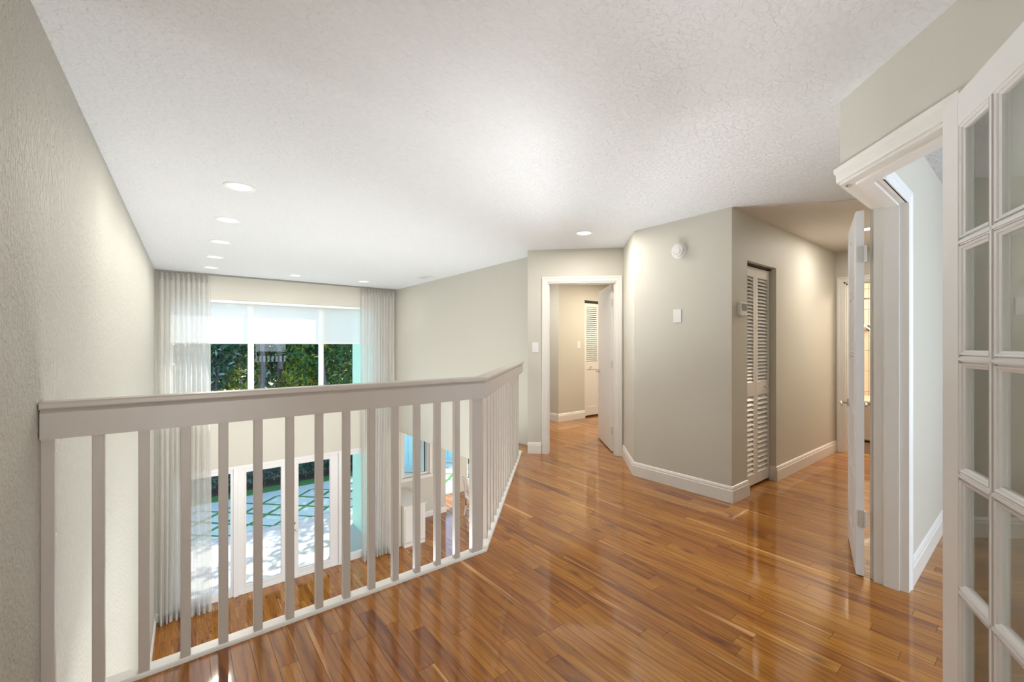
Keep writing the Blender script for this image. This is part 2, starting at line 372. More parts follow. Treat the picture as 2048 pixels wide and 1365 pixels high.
# room beyond the diagonal doorway
wb = MB()
wb.box((5.05, 5.12, 0), (5.70, 5.24, 2.10)).box((5.05, 5.12, 2.10), (7.2, 5.24, H)).box((6.5, 5.12, 0), (7.2, 5.24, 2.10)).box((5.05, 5.24, 0), (5.17, 7.4, H))
struct(wb.obj('wall_bedroom', M['wall']), 'greige corner walls of the room seen through the doorway', 'wall')
wb = MB().box((3.72, 7.3, 0), (5.2, 7.4, H)).box((7.1, 3.0, 0), (7.2, 5.2, H)).box((4.3, 3.0, 0), (7.2, 3.1, H)).box((5.6, 5.75, 0), (7.2, 5.8, H))
struct(wb.obj('wall_bedroom_side', M['wall']), 'hidden side walls of the room beyond the doorway', 'wall')
# bathroom
o = MB().box((7.95, 0.1, 0), (8.05, 2.1, H)).box((6.45, 0.0, 0), (8.05, 0.1, H)).box((6.45, 2.1, 0), (8.05, 2.2, H)).obj('wall_bathroom', M['grout'])
struct(o, 'warm tiled bathroom wall at the end of the hall', 'wall')
tm = MB().box((-.012, -.148, -.148), (0, .148, .148)).mesh('tile', M['tile'], bevel=.003)
for iy in range(6):
    for iz in range(8): link('tile', tm, o, (7.95, .26 + iy * .302, .16 + iz * .302))

# ceiling
o = MB().box((-0.65, -3.2, H), (8.2, 8.7, H + .15)).obj('ceiling', M['ceiling'])
struct(o, 'large white knockdown-textured ceiling', 'ceiling')
o = MB().prism([(3.58, 1.61), (3.86, 1.27), (4.12, 1.0), (4.28, .60), (6.33, .602), (6.33, 1.61)], H - .003, H + .01).obj('ceiling_hall', M['ceiling_smooth'])
struct(o, 'smooth plain ceiling over the hall', 'ceiling')
o = MB().box((3.57, 3.0, -0.465), (9.8, 10.6, -0.30)).obj('ceiling_lower', M['ceiling_smooth'])
struct(o, 'white ceiling over the dining area on the lower level', 'ceiling')
# lower level walls
wb = MB()
WX0, WX1, WZ0, WZ1 = 4.20, 4.90, -1.88, -0.80
wb.box((3.45, 9.50, ZL - .1), (WX0, 9.64, -.47)).box((WX1, 9.50, ZL - .1), (5.36, 9.64, -.47)).box((WX0, 9.5, ZL - .1), (WX1, 9.64, WZ0)).box((WX0, 9.5, WZ1), (WX1, 9.64, -.47))
wb.box((5.22, 9.64, ZL - .1), (5.36, 10.5, -.47))
struct(wb.obj('wall_dining', M['wall']), 'beige dining wall on the lower level with a window', 'wall')
wb = MB().box((5.22, 10.5, -.75), (9.8, 10.62, -.47)).box((6.30, 10.5, ZL - .1), (6.62, 10.62, -.75)).box((7.5, 10.5, ZL - .1), (9.8, 10.62, -.75)).box((5.22, 10.5, ZL - .1), (5.42, 10.62, -.75)).box((9.7, 3, ZL - .1), (9.8, 10.6, -.47))
struct(wb.obj('wall_dining_far', M['wall']), 'pale far wall of the dining area with glass doors', 'wall')
o = MB().box((3.46, 8.62, ZL - .1), (3.7, 9.5, -.3)).obj('wall_dining_side', M['wall'])
struct(o, 'side wall of the dining nook', 'wall')

# ------------------------------------------------------------ floors
def loft_lim(x): return max(2.215, x + FW + .01)
slab = MB()
slab.prism([(-0.6, -3), (8.05, -3), (8.05, 8.0), (3.71, 8.0), (3.71, 4.29), (1.545, 2.215), (-0.6, 2.215)], -0.30, -0.012)
fl = slab.obj('floor', M['slab']); struct(fl, 'glossy reddish-brown hardwood plank floor of the loft', 'floor')
PW = 0.072; PT = 0.012
def visible_zone(x, y):
    if y < loft_lim(x) and y < 1.61 and x < 3.4 and x - y < 2.0: return True
    if .5 < y < 1.73 and 3.0 < x < 6.45: return True
    if x < 3.6 and 1.5 < y < loft_lim(x): return True
    if x + y < 7.4 and x < 4.2 and y > 2.4: return x - y < 1.05
    if x - y >= 1.8 and x > 2 and y > -1.2 and y < .5 and x < 5.5: return True
    if x + y >= 7.3 and x > 3.8 and y > 3.1 and y < 5.6: return True
    return False
S_, C_yaw = math.sin(YAW), math.cos(YAW)
def psize(x, y, z=0):
    d = x * S_ + y * C_yaw; l = x * C_yaw - y * S_
    if d < .3: return 0
    u = 846 * l / d; v = 7.5 - 846 * (CAMH - z) / d * -1
    if abs(u) > 1150 or v > 760: return 0.001
    return 1 / (d ** 3)
cand = []
i = 0; x = -0.40
while x < 6.5:
    y = -1.6 + random.random() * -.6; k = 0
    while y < 5.6:
        Ln = random.choice([.32, .45, .6, .75, .9, 1.05, 1.2]) * (0.9 + .2 * random.random())
        y1 = y + Ln; x1 = x + PW
        l0, l1 = loft_lim(x), loft_lim(x1)
        a0, a1 = min(y1, l0), min(y1, l1)
        if x > 3.3: a0 = a1 = y1
        a0, a1 = max(a0, y), max(a1, y)
        if a0 + a1 > 2 * y + .004:
            cm = [(x + PW / 2, y + (a0 - y) * t) for t in (0.02, .25, .5, .75, .98)]
            if any(visible_zone(*c) for c in cm):
                cand.append((max(psize(*c) for c in cm) * min(Ln, 1), x, y, a0, a1))
        y = y1
    x += PW
cand.sort(key=lambda c: -c[0])
def plank_mb(mb, x, y, a0, a1, z=0, g=.0006):
    x0, x1 = x + g, x + PW - g
    return mb.prism([(x0, y + g), (x1, y + g), (x1, a1 - g), (x0, a0 - g)], z - PT, z)
pm = MB().box((0, 0, -PT), (1, 1, 0)).mesh('plank', M['wood'])
def put_plank(parent, x, y, a0, a1, z=0):
    if abs(a0 - a1) < 1e-6:
        link('plank', pm, parent, (x + .0006, y + .0006, z), (0, 0, 0), (PW - .0012, a0 - y - .0012, 1))
    else: plank_mb(MB(), x, y, a0, a1, z).obj('plank', M['wood'], parent)
for c in cand[:300]: put_plank(fl, *c[1:])
rest = MB()
for c in cand[300:]: plank_mb(rest, *c[1:])
r = rest.obj('far_planks', M['wood_i'], fl); r['kind'] = 'stuff'

fl2 = MB().box((-0.6, -3, ZL - .12), (9.8, 8.62, ZL - PT)).box((3.7, 8.62, ZL - .12), (9.8, 9.64, ZL - PT)).box((5.36, 9.64, ZL - .12), (9.8, 10.6, ZL - PT)).obj('floor_lower', M['slab'])
struct(fl2, 'hardwood plank floor of the living room below', 'floor')
n_ind = 0; rest = MB(); cl = []
x = -0.36
while x < 8.5:
    y = 5.0 + random.random() * .8
    top = 8.5 if x < 3.5 else (9.5 if x < 5.35 else 10.5)
    while y < top:
        Ln = random.choice([.32, .45, .6, .75, .9, 1.05, 1.2]) * (0.9 + .2 * random.random())
        y1 = min(y + Ln, top); cl.append((x, y, y1)); y = y1
    x += PW
def lowkey(c):
    # planks nearest to the glass doors show through the railing
    inview = (6.2 < (c[1] + c[2]) / 2 and c[0] < 3.5)
    return (0 if inview else 1, abs(c[0] - 2))
cl.sort(key=lowkey)
for k, (x, y, y1) in enumerate(cl):
    if y1 - y < .03: continue
    if k < 300: put_plank(fl2, x, y, y1, y1, ZL)
    else: plank_mb(rest, x, y, y1, y1, ZL)
r = rest.obj('far_planks', M['wood_i'], fl2); r['kind'] = 'stuff'

# ------------------------------------------------------------ baseboards
BBP = [(0, 0), (.016, 0), (.016, .098), (.012, .104), (.012, .116), (.006, .130), (0, .134)]
XY = lambda a, b, t: (a, b, t)
def bb(name, path, label, z=0, sc=1.0):
    o = MB().sweep(path, [(u, z + t * sc) for u, t in BBP], XY).obj(name, M['white'])
    return struct(o, label, 'baseboard')
# path direction chosen so that the left normal points into the room
bb('baseboard_hall', [(6.33, BY0 + .064), (6.33, 1.61), (CX1 - .0, 1.61), (CX1, 1.665)], 'white baseboard along the hall wall right of the louvred closet')
bb('baseboard_alarm', [(CX0, 1.645), (CX0, 1.61), C_, B_, A_], 'white baseboard wrapping the greige wall under the smoke alarm')
bb('baseboard_door', [dw(SL - .07, 0), dw(0, 0)], 'short white baseboard left of the diagonal doorway')
bb('baseboard_office', [(3.07, .46), (6.2, .46)], 'white baseboard in the bright room behind the french doors') if False else None
o = MB().sweep([(6.2, .46), (3.065, .46)], BBP, XY).obj('baseboard_office', M['white']); struct(o, 'white baseboard in the bright room behind the french doors', 'baseboard')
bb('baseboard_bedroom', [(5.70, 5.12), (5.05, 5.12), (5.05, 7.3)], 'white baseboard around the corner in the room beyond the doorway')
bb('baseboard_left', [(wl(8.4), 8.4), (wl(3.0), 3.0)], 'white baseboard at the foot of the tall left wall', ZL)
bb('baseboard_window', [(LX0 - .05, Y0), (-.29, Y0)], 'short white baseboard behind the left curtain', ZL)
bb('baseboard_dining', [(5.36, 10.5), (5.36, 9.5), (3.7, 9.5)], 'white baseboard of the beige dining wall', ZL)
bb('baseboard_back', [(.75, -1.084), (1.95, .116)], 'white baseboard on the diagonal wall behind the glazed door')

# ------------------------------------------------------------ casings
CAS = [(0, 0), (0, .010), (.010, .013), (.036, .013), (.044, .018), (.062, .018), (.062, 0)]
def casing(name, label, s0, s1, z1, mp, prof=CAS, mtl='white'):
    # path runs up the left side, across, down the right; offset is outward
    o = MB().sweep([(s1, 0), (s1, z1), (s0, z1), (s0, 0)], [(-u, t) for u, t in prof], mp).obj(name, M[mtl])
    return struct(o, label, 'trim')
# offsets: left normal of the path (s1 up) points to -s, so -u is outward
casing('trim_1', 'white door casing around the diagonal doorway', SL, SR, 2.05, lambda a, b, t: (*dw(a, -t), b))
jb = MB()
def jamb(mb, P, s0, s1, z1, t0, t1, th=.018, stop=None):
    """jamb lining: P(s,t)->(x,y)"""
    for a, b in ((s0, s0 + th), (s1 - th, s1)):
        mb.prism([P(a, t0), P(b, t0), P(b, t1), P(a, t1)], 0, z1)
    mb.prism([P(s0, t0), P(s1, t0), P(s1, t1), P(s0, t1)], z1 - th, z1)
    if stop:
        for a, b in ((s0 + th, s0 + th + .011), (s1 - th - .011, s1 - th)):
            mb.prism([P(a, stop[0]), P(b, stop[0]), P(b, stop[1]), P(a, stop[1])], 0, z1 - th)
        mb.prism([P(s0 + th, stop[0]), P(s1 - th, stop[0]), P(s1 - th, stop[1]), P(s0 + th, stop[1])], z1 - th - .011, z1 - th)
jamb(jb, dw, SL - .0, SR + .0, 2.05, -.002, .122, .016, (.03, .08))
struct(jb.obj('trim_2', M['white']), 'white jamb lining of the diagonal doorway', 'trim')
# bathroom doorway, wall face x = 6.33, s runs along -y
hb = lambda s, t: (6.33 + t, BY0 - s)
casing('trim_3', 'white casing around the bathroom doorway', 0.0, BY0 - BY1, 2.06, lambda a, b, t: (*hb(a, -t), b))
jb = MB(); jamb(jb, hb, 0, BY0 - BY1, 2.06, -.002, .12, .018, (.04, .09))
struct(jb.obj('trim_4', M['white']), 'white jamb lining of the bathroom doorway', 'trim')
# french door opening: hall-side head casing follows both walls
ch = [(-u, t) for u, t in CAS]
zc = 2.062
def on_path(pts, off):   # helper to offset
    return pts
hc = MB()
# diagonal part: along wall from NH to FC, profile up the wall; built as sweep in plan with (offset, z)
headprof = [(0, 2.062), (.012, 2.062), (.014, 2.074), (.014, 2.098), (.022, 2.106), (.024, 2.126), (.018, 2.132), (0, 2.132)]
dgn = (NH[0] - .035 * R2, NH[1] - .035 * R2)
hc.sweep([(HJ + .06, .602), FC, dgn], [(-u, z) for u, z in headprof], XY)
# far jamb side casing (hall face) and near side casing
hc.sweep([(HJ, .602), (HJ + .06, .602)], [(-.0, 0), (-.0, 2.062), (.016, 2.062), (.016, 0)], XY) if False else None
hc.box((HJ + .006, .602, 0), (HJ + .06, .612, 2.062))
hc.prism([NH, dgn, (dgn[0] - .016 * R2, dgn[1] + .016 * R2), (NH[0] - .016 * R2, NH[1] + .016 * R2)], 0, 2.062)
struct(hc.obj('trim_5', M['white']), 'white casing over the corner opening of the french doors', 'trim')
jb = MB()
# far jamb lining with stop; its visible face looks at the viewer
jb.box((HJ - .018, .448, 0), (HJ, .592, 2.05)).box((HJ - .030, .485, 0), (HJ - .018, .548, 2.04))
jb.prism([NH, (NH[0] + .013, NH[1] + .013), (2.105 + .006, .101 + .006 + .0), (2.105 - .012, .101 - .012)], 0, 2.05)
# head lining in two runs with stop strips
hin = 2.05
jb.prism([NH, FC, (HJ, .602), (HJ, .455), (2.466, .455), (2.11, .099)], hin, 2.072)
jb.prism([(2.07, .165), (2.447, .546), (HJ - .018, .546), (HJ - .018, .487), (2.472, .487), (2.118, .133)], hin - .012, hin)
struct(jb.obj('trim_6', M['white']), 'white jamb and head lining of the french-door corner opening', 'trim')
tr = MB()
tr.sweep([(HJ - .0, 0), (HJ, 2.05), (2.45, 2.05)], [(-u, t) for u, t in CAS], lambda a, b, t: (a, .46 - t, b)) if False else None
# room-side casing on the far jamb
tr.sweep([(2.50, 2.05), (HJ - .006, 2.05), (HJ - .006, 0)], [(u, t) for u, t in CAS], lambda a, b, t: (a, .46 - t, b))
struct(tr.obj('trim_7', M['white_cool']), 'white casing on the room side of the french-door opening', 'trim')
o = MB().lathe([(0, 0), (.012, 0), (.012, .006), (.005, .010), (0, .010)], 12, lambda a, b, t: (2.46 + a * 1.8, .575 + b, 2.05 - t)).obj('ball_catch', M['chrome'], smooth=True)
tag(o, 'small metal catch under the head casing corner of the french doors', 'catch')

# ------------------------------------------------------------ railing
rail = empty('railing', (0, 0, 0))
tag(rail, 'white painted loft railing with square balusters, turning a corner', 'railing')
ZR = 1.103
xl = wl(2.2) + .003
e2 = (3.262, 3.262 + FW - .02)      # end at the door wall
RY = 2.165
cx = RY - FW + .0
# path runs from far end to left wall so that the left normal points to -Y side (viewer side)
def rp(off=0.0):
    return [(3.277 + off * 0, 3.277 + FW - .055), (cx, RY), (xl, RY)]
rpth = [(3.265, 3.265 + FW - .012), (cx, RY), (xl, RY)]
# left normal for direction (-1,0) is (0,-1): toward the viewer
cap = [(.010, ZR - .026), (.014, ZR - .020), (.014, ZR - .006), (.008, ZR), (-.060, ZR), (-.068, ZR - .008), (-.068, ZR - .026)]
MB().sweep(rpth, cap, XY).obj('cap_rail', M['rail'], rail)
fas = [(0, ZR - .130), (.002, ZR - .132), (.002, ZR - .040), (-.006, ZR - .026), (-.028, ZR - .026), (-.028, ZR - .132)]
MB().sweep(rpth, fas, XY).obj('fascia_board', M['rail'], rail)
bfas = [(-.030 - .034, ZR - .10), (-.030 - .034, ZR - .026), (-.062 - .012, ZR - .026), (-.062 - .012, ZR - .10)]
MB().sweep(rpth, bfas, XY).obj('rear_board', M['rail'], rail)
CY = 2.190
cpath = [(3.262, 3.262 + FW), (CY - FW + .01, CY), (xl, CY)]
curb = [(0, -.002), (0, .012), (-.004, .018), (-.060, .018), (-.066, .010), (-.066, -.002)]
MB().sweep(cpath, curb, XY).obj('base_curb', M['white'], rail)
edge = [(-.052, -.32), (-.052, -.002), (-.068, -.002), (-.068, -.32)]
MB().sweep(cpath, edge, XY).obj('edge_board', M['white'], rail)
bw = .034
bmz0, bmz1 = .017, ZR - .028
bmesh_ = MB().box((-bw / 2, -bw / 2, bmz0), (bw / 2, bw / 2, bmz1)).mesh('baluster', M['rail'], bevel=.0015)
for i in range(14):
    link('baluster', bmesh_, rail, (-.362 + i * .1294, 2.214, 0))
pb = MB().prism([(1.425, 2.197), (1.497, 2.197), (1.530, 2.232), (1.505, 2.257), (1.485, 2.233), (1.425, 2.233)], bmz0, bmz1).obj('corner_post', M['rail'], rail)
ux, uy = 1.480, 1.480 + FW + .048
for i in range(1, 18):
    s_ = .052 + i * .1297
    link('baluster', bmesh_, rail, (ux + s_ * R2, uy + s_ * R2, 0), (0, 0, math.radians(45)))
# two small screw caps in the first baluster's side
for z in (.92, .62):
    link('screw_cap', MB().lathe([(0, 0), (.006, 0), (.005, .003), (0, .003)], 10, lambda a, b, t: (t, a, b)).mesh('screw_cap', M['plastic']), rail, (-.362 + bw / 2, 2.214, z))

# ------------------------------------------------------------ glazed leaf (french door)
def lever(parent, x, side, z=.92, dirx=1, mtl='chrome'):
    """lever handle in leaf space; side=+1/-1 face (y direction)"""
    h = MB()
    y = .019 * side
    h.lathe([(0, 0), (.026, 0), (.026, .004), (.022, .008), (.010, .010), (.009, .045), (0, .045)], 16, lambda a, b, t: (x + a, y + side * t, z + b))
    h.tube([(x, y + side * .04, z), (x + dirx * .02, y + side * .046, z), (x + dirx * .06, y + side * .046, z + .003), (x + dirx * .10, y + side * .042, z - .002), (x + dirx * .115, y + side * .040, z - .006)], [.009, .009, .0075, .0065, .006], 8)
    return h.obj('lever_handle', M[mtl], parent, smooth=True)
def glazed_leaf(name, label, hinge, az, side_face, width=.585, height=2.045, handle=True):
    """leaf x axis runs from hinge to free edge; az compass angle of that axis"""
    root = empty(name, (hinge[0], hinge[1], .010), math.pi / 2 - az)
    struct(root, label, 'door')
    T = .0185; st = .108; tr_ = .10; br = .165
    f = MB()
    f.box((0, -T, 0), (st, T, height)).box((width - st, -T, 0), (width, T, height))
    f.box((st, -T, height - tr_), (width - st, T, height)).box((st, -T, 0), (width - st, T, br))
    f.obj('frame', M['door'], root, bevel=.0015)
    # openings
    xs = [st, width - st]; xm = width / 2; mw = .012
    zs0, zs1 = br, height - tr_; n = 5; ph = (zs1 - zs0) / n
    mu = MB()
    prof_w = .026
    def bar(x0, x1, z0, z1, vert):
        for (w_, t_) in ((.026, .007), (.018, .013), (.010, .0175)):
            if vert: c = (x0 + x1) / 2; mu.box((c - w_ / 2 * 1.0, -t_, z0), (c + w_ / 2, t_, z1))
            else: c = (z0 + z1) / 2; mu.box((x0, -t_, c - w_ / 2), (x1, t_, c + w_ / 2))
    bar(xm - .02, xm + .02, zs0, zs1, True)
    for k in range(1, n): bar(st, width - st, zs0 + k * ph - .02, zs0 + k * ph + .02, False)
    # mouldings around each light
    for c in range(2):
        x0 = st if c == 0 else xm + .013; x1 = xm - .013 if c == 0 else width - st
        for k in range(n):
            z0 = zs0 + k * ph + (.013 if k else 0); z1 = zs0 + (k + 1) * ph - (.013 if k < n - 1 else 0)
            for sgn in (-1, 1):
                mu.sweep([(x0, z0), (x1, z0), (x1, z1), (x0, z1)], [(0, sgn * .016), (.006, sgn * .013), (.008, sgn * .009), (.014, sgn * .006), (.014, 0), (0, 0)], lambda a, b, t: (a, t, b), closed=True)
    mu.obj('muntins', M['door'], root)
    for c in range(2):
        x0 = st + .004 if c == 0 else xm + .012; x1 = xm - .012 if c == 0 else width - st - .004
        for k in range(n):
            g = MB().box((x0, -.0015, zs0 + k * ph + .010), (x1, .0015, zs0 + (k + 1) * ph - .010))
            g.obj('pane', M['glass_door'], root)
    if handle: lever(root, width - .06, 1, .91, -1); lever(root, width - .06, -1, .91, -1)
    for z in (.32, 1.80):
        h = MB()
        h.lathe([(0, 0), (.0065, 0), (.0065, .09), (0, .09)], 10, lambda a, b, t: (-.010 + a, side_face * (-T - .004) + b, z - .045 + t))
        h.box((-.006, side_face * (-T - .004) - .002, z - .045), (.001, side_face * (-T + .02), z + .045))
        h.obj('hinge', M['painted_metal'], root, smooth=True)
        h2 = MB().box((-.0018, -T + .002, z - .045), (-.0002, T - .002, z + .045)); h2.obj('hinge_leaf', M['painted_metal'], root)
    return root
# near leaf: opened back almost against the diagonal wall (x axis points toward the viewer side)
a_near = math.radians(65.9 + 180)
dN = (math.sin(math.radians(65.9)), math.cos(math.radians(65.9)))
nn = (-dN[1], dN[0])
hx, hy = 2.0 - nn[0] * .0185, .216 - nn[1] * .0185
glazed_leaf('door_1', 'near open glazed french door, white with ten panes, at the right edge', (hx, hy), a_near, -1, height=2.072, handle=False)
a_far = math.radians(73.5)
dF = (math.sin(a_far), math.cos(a_far)); nF = (-dF[1], dF[0])
glazed_leaf('door_2', 'far open glazed french door seen edge-on in the hall', (3.000, .650), a_far, 1)

# ------------------------------------------------------------ slab door in the diagonal doorway
root = empty('door_3', (4.135, 3.262, .012), math.pi / 2 - math.radians(38.5))
struct(root, 'plain white slab door standing open in the diagonal doorway', 'door')
MB().box((0, -.0175, 0), (.79, .0175, 2.03)).obj('slab', M['door'], root, bevel=.002)
lever(root, .73, 1, .93, -1); lever(root, .73, -1, .93, -1)
for z in (.25, 1.05, 1.80):
    h = MB(); h.lathe([(0, 0), (.006, 0), (.006, .09), (0, .09)], 10, lambda a, b, t: (-.006 + a, .018 + b, z - .045 + t)); h.box((-.004, -.012, z - .045), (.0, .018, z + .045))
    h.obj('hinge', M['painted_metal'], root, smooth=True)

# ------------------------------------------------------------ louvred bifold doors
def bifold(name, label, x0, y, wleaf, nleaf, ztop, zbot, ranges, lower_panel, knob, pitch=.0325, face=-1):
    root = empty(name, (x0, y, 0)); struct(root, label, 'door')
    st = .045 if not lower_panel else .05
    sm = None
    for i in range(nleaf):
        xa = i * wleaf + .002; xb = (i + 1) * wleaf - .002
        f = MB().box((xa, 0, zbot), (xa + st, .028, ztop)).box((xb - st, 0, zbot), (xb, .028, ztop))
        zz = [zbot]
        for a, b in ranges: zz += [a, b]
        zz.append(ztop)
        for k in range(0, len(zz), 2): f.box((xa + st, 0, zz[k]), (xb - st, .028, zz[k + 1]))
        leaf = f.obj('leaf', M['white'], root)
        if sm is None: sm = {}
        for hc_ in ((.0195, .027) if len(sm) == 0 else ()):
            L_ = xb - xa - 2 * st
            mbs = MB()
            a = math.radians(40)
            pts = [(-.003, -hc_), (.003, -hc_), (.003, hc_), (-.003, hc_)]
            vs = []
            for X in (0, L_):
                for u, v in pts:
                    vs.append((X, u * math.cos(a) + v * math.sin(a), -u * math.sin(a) + v * math.cos(a)))
            mbs.add(vs, [(0, 1, 2, 3), (7, 6, 5, 4), (0, 4, 5, 1), (1, 5, 6, 2), (2, 6, 7, 3), (3, 7, 4, 0)])
            sm[hc_] = mbs.mesh('slat', M['white'])
        for a_, b_ in ranges:
            if lower_panel and a_ < .5:
                MB().box((xa + st - .002, .008, a_ - .002), (xb - st + .002, .020, b_ + .002)).obj('panel', M['white'], leaf); continue
            wide = a_ < .5; n = round((b_ - a_) / (.0455 if wide else pitch))
            for k in range(n): link('slat', sm[.027 if wide else .0195], leaf, (xa + st, .014, a_ + (k + .5) * (b_ - a_) / n))
        # dark closet shows between the slats through real gaps
    k = MB().lathe([(0, 0), (.008, 0), (.007, .012), (.014, .020), (.014, .026), (.008, .030), (0, .030)], 14, lambda a, b, t: (knob[0] + a, -t, knob[1] + b))
    k.obj('knob', M['chrome'], root, smooth=True)
    return root
bifold('door_4', 'narrow louvred white bifold closet door in the hall recess', CX0 + .003, 1.668, .311, 2, 2.012, .022,
       [(.115, .835), (.955, 1.925)], False, (.50, .905))
o = MB().box((CX0, 1.655, 2.018), (CX1, 1.70, CZ)).obj('closet_track', M['dark']); tag(o, 'dark sliding track above the louvred closet door', 'track')
bifold('door_5', 'louvred bifold closet door with a solid lower panel in the far room', 5.705, 5.13, .39, 2, 2.05, .03,
       [(.18, .86), (.975, 1.985)], True, (.15, .905), pitch=.036)
o = MB().box((5.70, 5.125, 2.056), (6.5, 5.17, 2.10)).obj('closet_track', M['dark']); tag(o, 'dark track above the far room closet door', 'track')
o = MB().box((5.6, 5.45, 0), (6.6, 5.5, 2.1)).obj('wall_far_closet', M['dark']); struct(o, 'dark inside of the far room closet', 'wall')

# ------------------------------------------------------------ wall plates, alarm, thermostat
def plate(name, label, mpx, wd, ht, cat, rocker=True, group=None):
    root = MB().sweep([(-wd / 2, -ht / 2), (wd / 2, -ht / 2), (wd / 2, ht / 2), (-wd / 2, ht / 2)], [(0, 0), (0, .004), (.004, .007), (wd / 2 - .0001, .007), (wd / 2 - .0001, 0)], mpx, closed=True).obj(name, M['plastic'])
    # simple solid fill
    b = MB().add([mpx(x, y, .0065) for x, y in ((-wd/2+.005, -ht/2+.005), (wd/2-.005, -ht/2+.005), (wd/2-.005, ht/2-.005), (-wd/2+.005, ht/2-.005))], [(0, 1, 2, 3)])
    tag(root, label, cat, group)
    if rocker:
        r = MB(); q = [(-.016, -.033), (.016, -.033), (.016, .033), (-.016, .033)]
        r.add([mpx(x, y, .006) for x, y in q] + [mpx(x, y, .011 if y > 0 else .008) for x, y in q], [(0, 1, 2, 3), (4, 5, 6, 7), (0, 1, 5, 4), (1, 2, 6, 5), (2, 3, 7, 6), (3, 0, 4, 7)])
        r.obj('rocker', M['plastic'], root)
    return root
def boxplate(name, label, mpx, wd, ht, cat, rocker):
    m_ = MB(); m_.box((-wd/2, -ht/2, 0), (wd/2, ht/2, .006)); 
    o = m_.xf(lambda v: mpx(v.x, v.y, v.z)).obj(name, M['plastic'], bevel=.002); tag(o, label, cat)
    if rocker:
        MB().box((-.0165, -.034, .005), (.0165, .034, .009)).xf(lambda v: mpx(v.x, v.y, v.z + (.002 if v.y > 0 and v.z > .006 else 0))).obj('rocker', M['plastic'], o)
        MB().box((-.019, -.0365, .005), (.019, .0365, .0063)).xf(lambda v: mpx(v.x, v.y, v.z)).obj('rocker_surround', M['white_cool'], o)
    return o
boxplate('light_switch', 'white rocker light switch on the wall left of the diagonal doorway', lambda a, b, t: (*dw(.092 + a, -t), 1.273 + b), .076, .120, 'switch', True)
boxplate('light_switch', 'white rocker switch beside the closet in the room beyond the doorway', lambda a, b, t: (5.545 + a, 5.12 - t, 1.30 + b), .075, .118, 'switch', True)
boxplate('blank_plate', 'white blank wall plate below the smoke alarm', lambda a, b, t: (3.58 - t, 2.092 - a, 1.566 + b), .080, .120, 'wall plate', False)
mp_ = lambda a, b, t: (3.58 - t, 2.072 - a, 2.158 + b)
o = MB().lathe([(0, 0), (.072, 0), (.072, .012), (.068, .016), (0, .016)], 40, mp_).obj('smoke_alarm', M['plastic'], smooth=True)
tag(o, 'round white smoke alarm high on the greige wall', 'smoke alarm')
MB().lathe([(0, .014), (.061, .014), (.060, .034), (.052, .044), (.020, .046), (0, .046)], 40, mp_).obj('cover', M['plastic'], o, smooth=True)
MB().lathe([(.022, .045), (.026, .045), (.026, .049), (.022, .049)], 24, lambda a, b, t: mp_(a * .6 + .012, b - .002, t)).obj('test_button', M['white_cool'], o, smooth=True)
for k in range(5):
    an = math.radians(200 + k * 35)
    MB().box((-.003, -.003, 0), (.003, .003, .0475)).xf(lambda v: mp_(v.x + .038 * math.cos(an), v.y + .038 * math.sin(an), v.z)).obj('sound_slot', M['grille'], o)
tx, tz = 3.737, 1.603
o = MB().box((tx - .062, 1.578, tz - .058), (tx + .062, 1.61, tz + .058)).obj('thermostat', M['plastic'], bevel=.006)
tag(o, 'white wall thermostat with grey display beside the louvred closet', 'thermostat')
MB().box((tx - .046, 1.576, tz - .016), (tx + .046, 1.579, tz + .046)).obj('display', M['screen'], o)
for k in range(3): MB().box((tx - .034 + k * .03, 1.5755, tz - .042), (tx - .016 + k * .03, 1.579, tz - .032)).obj('button', M['white_cool'], o)

# ------------------------------------------------------------ ceiling lights and vent
ring = MB().lathe([(.070, .0), (.100, .0), (.098, .006), (.086, .009), (.072, .004)], 40, lambda a, b, t: (a, b, -t)).mesh('trim_ring', M['plastic'], smooth=True)
lens = MB().lathe([(0, .0), (.080, .0), (.080, .0045), (0, .0045)], 40, lambda a, b, t: (a, b, -t)).mesh('lens', M['lens'])
LP = [(.350, 3.60, 'nearest in the row along the left wall', 7), (.358, 4.62, 'second in the row along the left wall', 7), (.370, 5.65, 'third in the row along the left wall', 7),
      (.380, 6.66, 'fourth in the row along the left wall', 7), (.385, 7.61, 'last in the left row, near the left curtain', 3), (1.507, 7.62, 'in front of the middle of the window wall', 3),
      (2.62, 7.60, 'near the right curtain', 3), (3.237, 2.915, 'glowing outside the diagonal doorway', 10), (5.30, 1.075, 'in the hall behind the far french door', 9)]
for x, y, lb, en in LP:
    r = empty('ceiling_light', (x, y, H)); tag(r, 'round recessed ceiling light ' + lb, 'ceiling light', 'recessed ceiling lights')
    link('trim_ring', ring, r); link('lens', lens, r)
    if x > 3: r.scale = (.92, .92, 1)
    add_light('ceiling_lamp', 'AREA', (x, y, H - .012), en, (1, .94, .85), .17, rot=(0, 0, 0))
add_light('bedroom_lamp', 'AREA', (5.75, 4.1, H - .02), 26, (1, .88, .70), .2, rot=(0, 0, 0))
add_light('bedroom_fill', 'AREA', (4.2, 5.0, H - .02), 14, (1, .96, .92), .3, rot=(0, 0, 0))  # extra fill added to brighten the passage wall and slab door
v = MB().box((3.18, 6.30, H - .008), (3.36, 6.62, H)).obj('ceiling_vent', M['plastic'], bevel=.002); tag(v, 'small rectangular ceiling air vent near the cream wall', 'vent')
MB().box((3.20, 6.32, H - .010), (3.34, 6.60, H - .004)).obj('grille_back', M['grille'], v)
for k in range(9):
    MB().box((3.203, 6.335 + k * .031, H - .013), (3.337, 6.343 + k * .031, H - .007)).obj('louvre', M['plastic'], v)

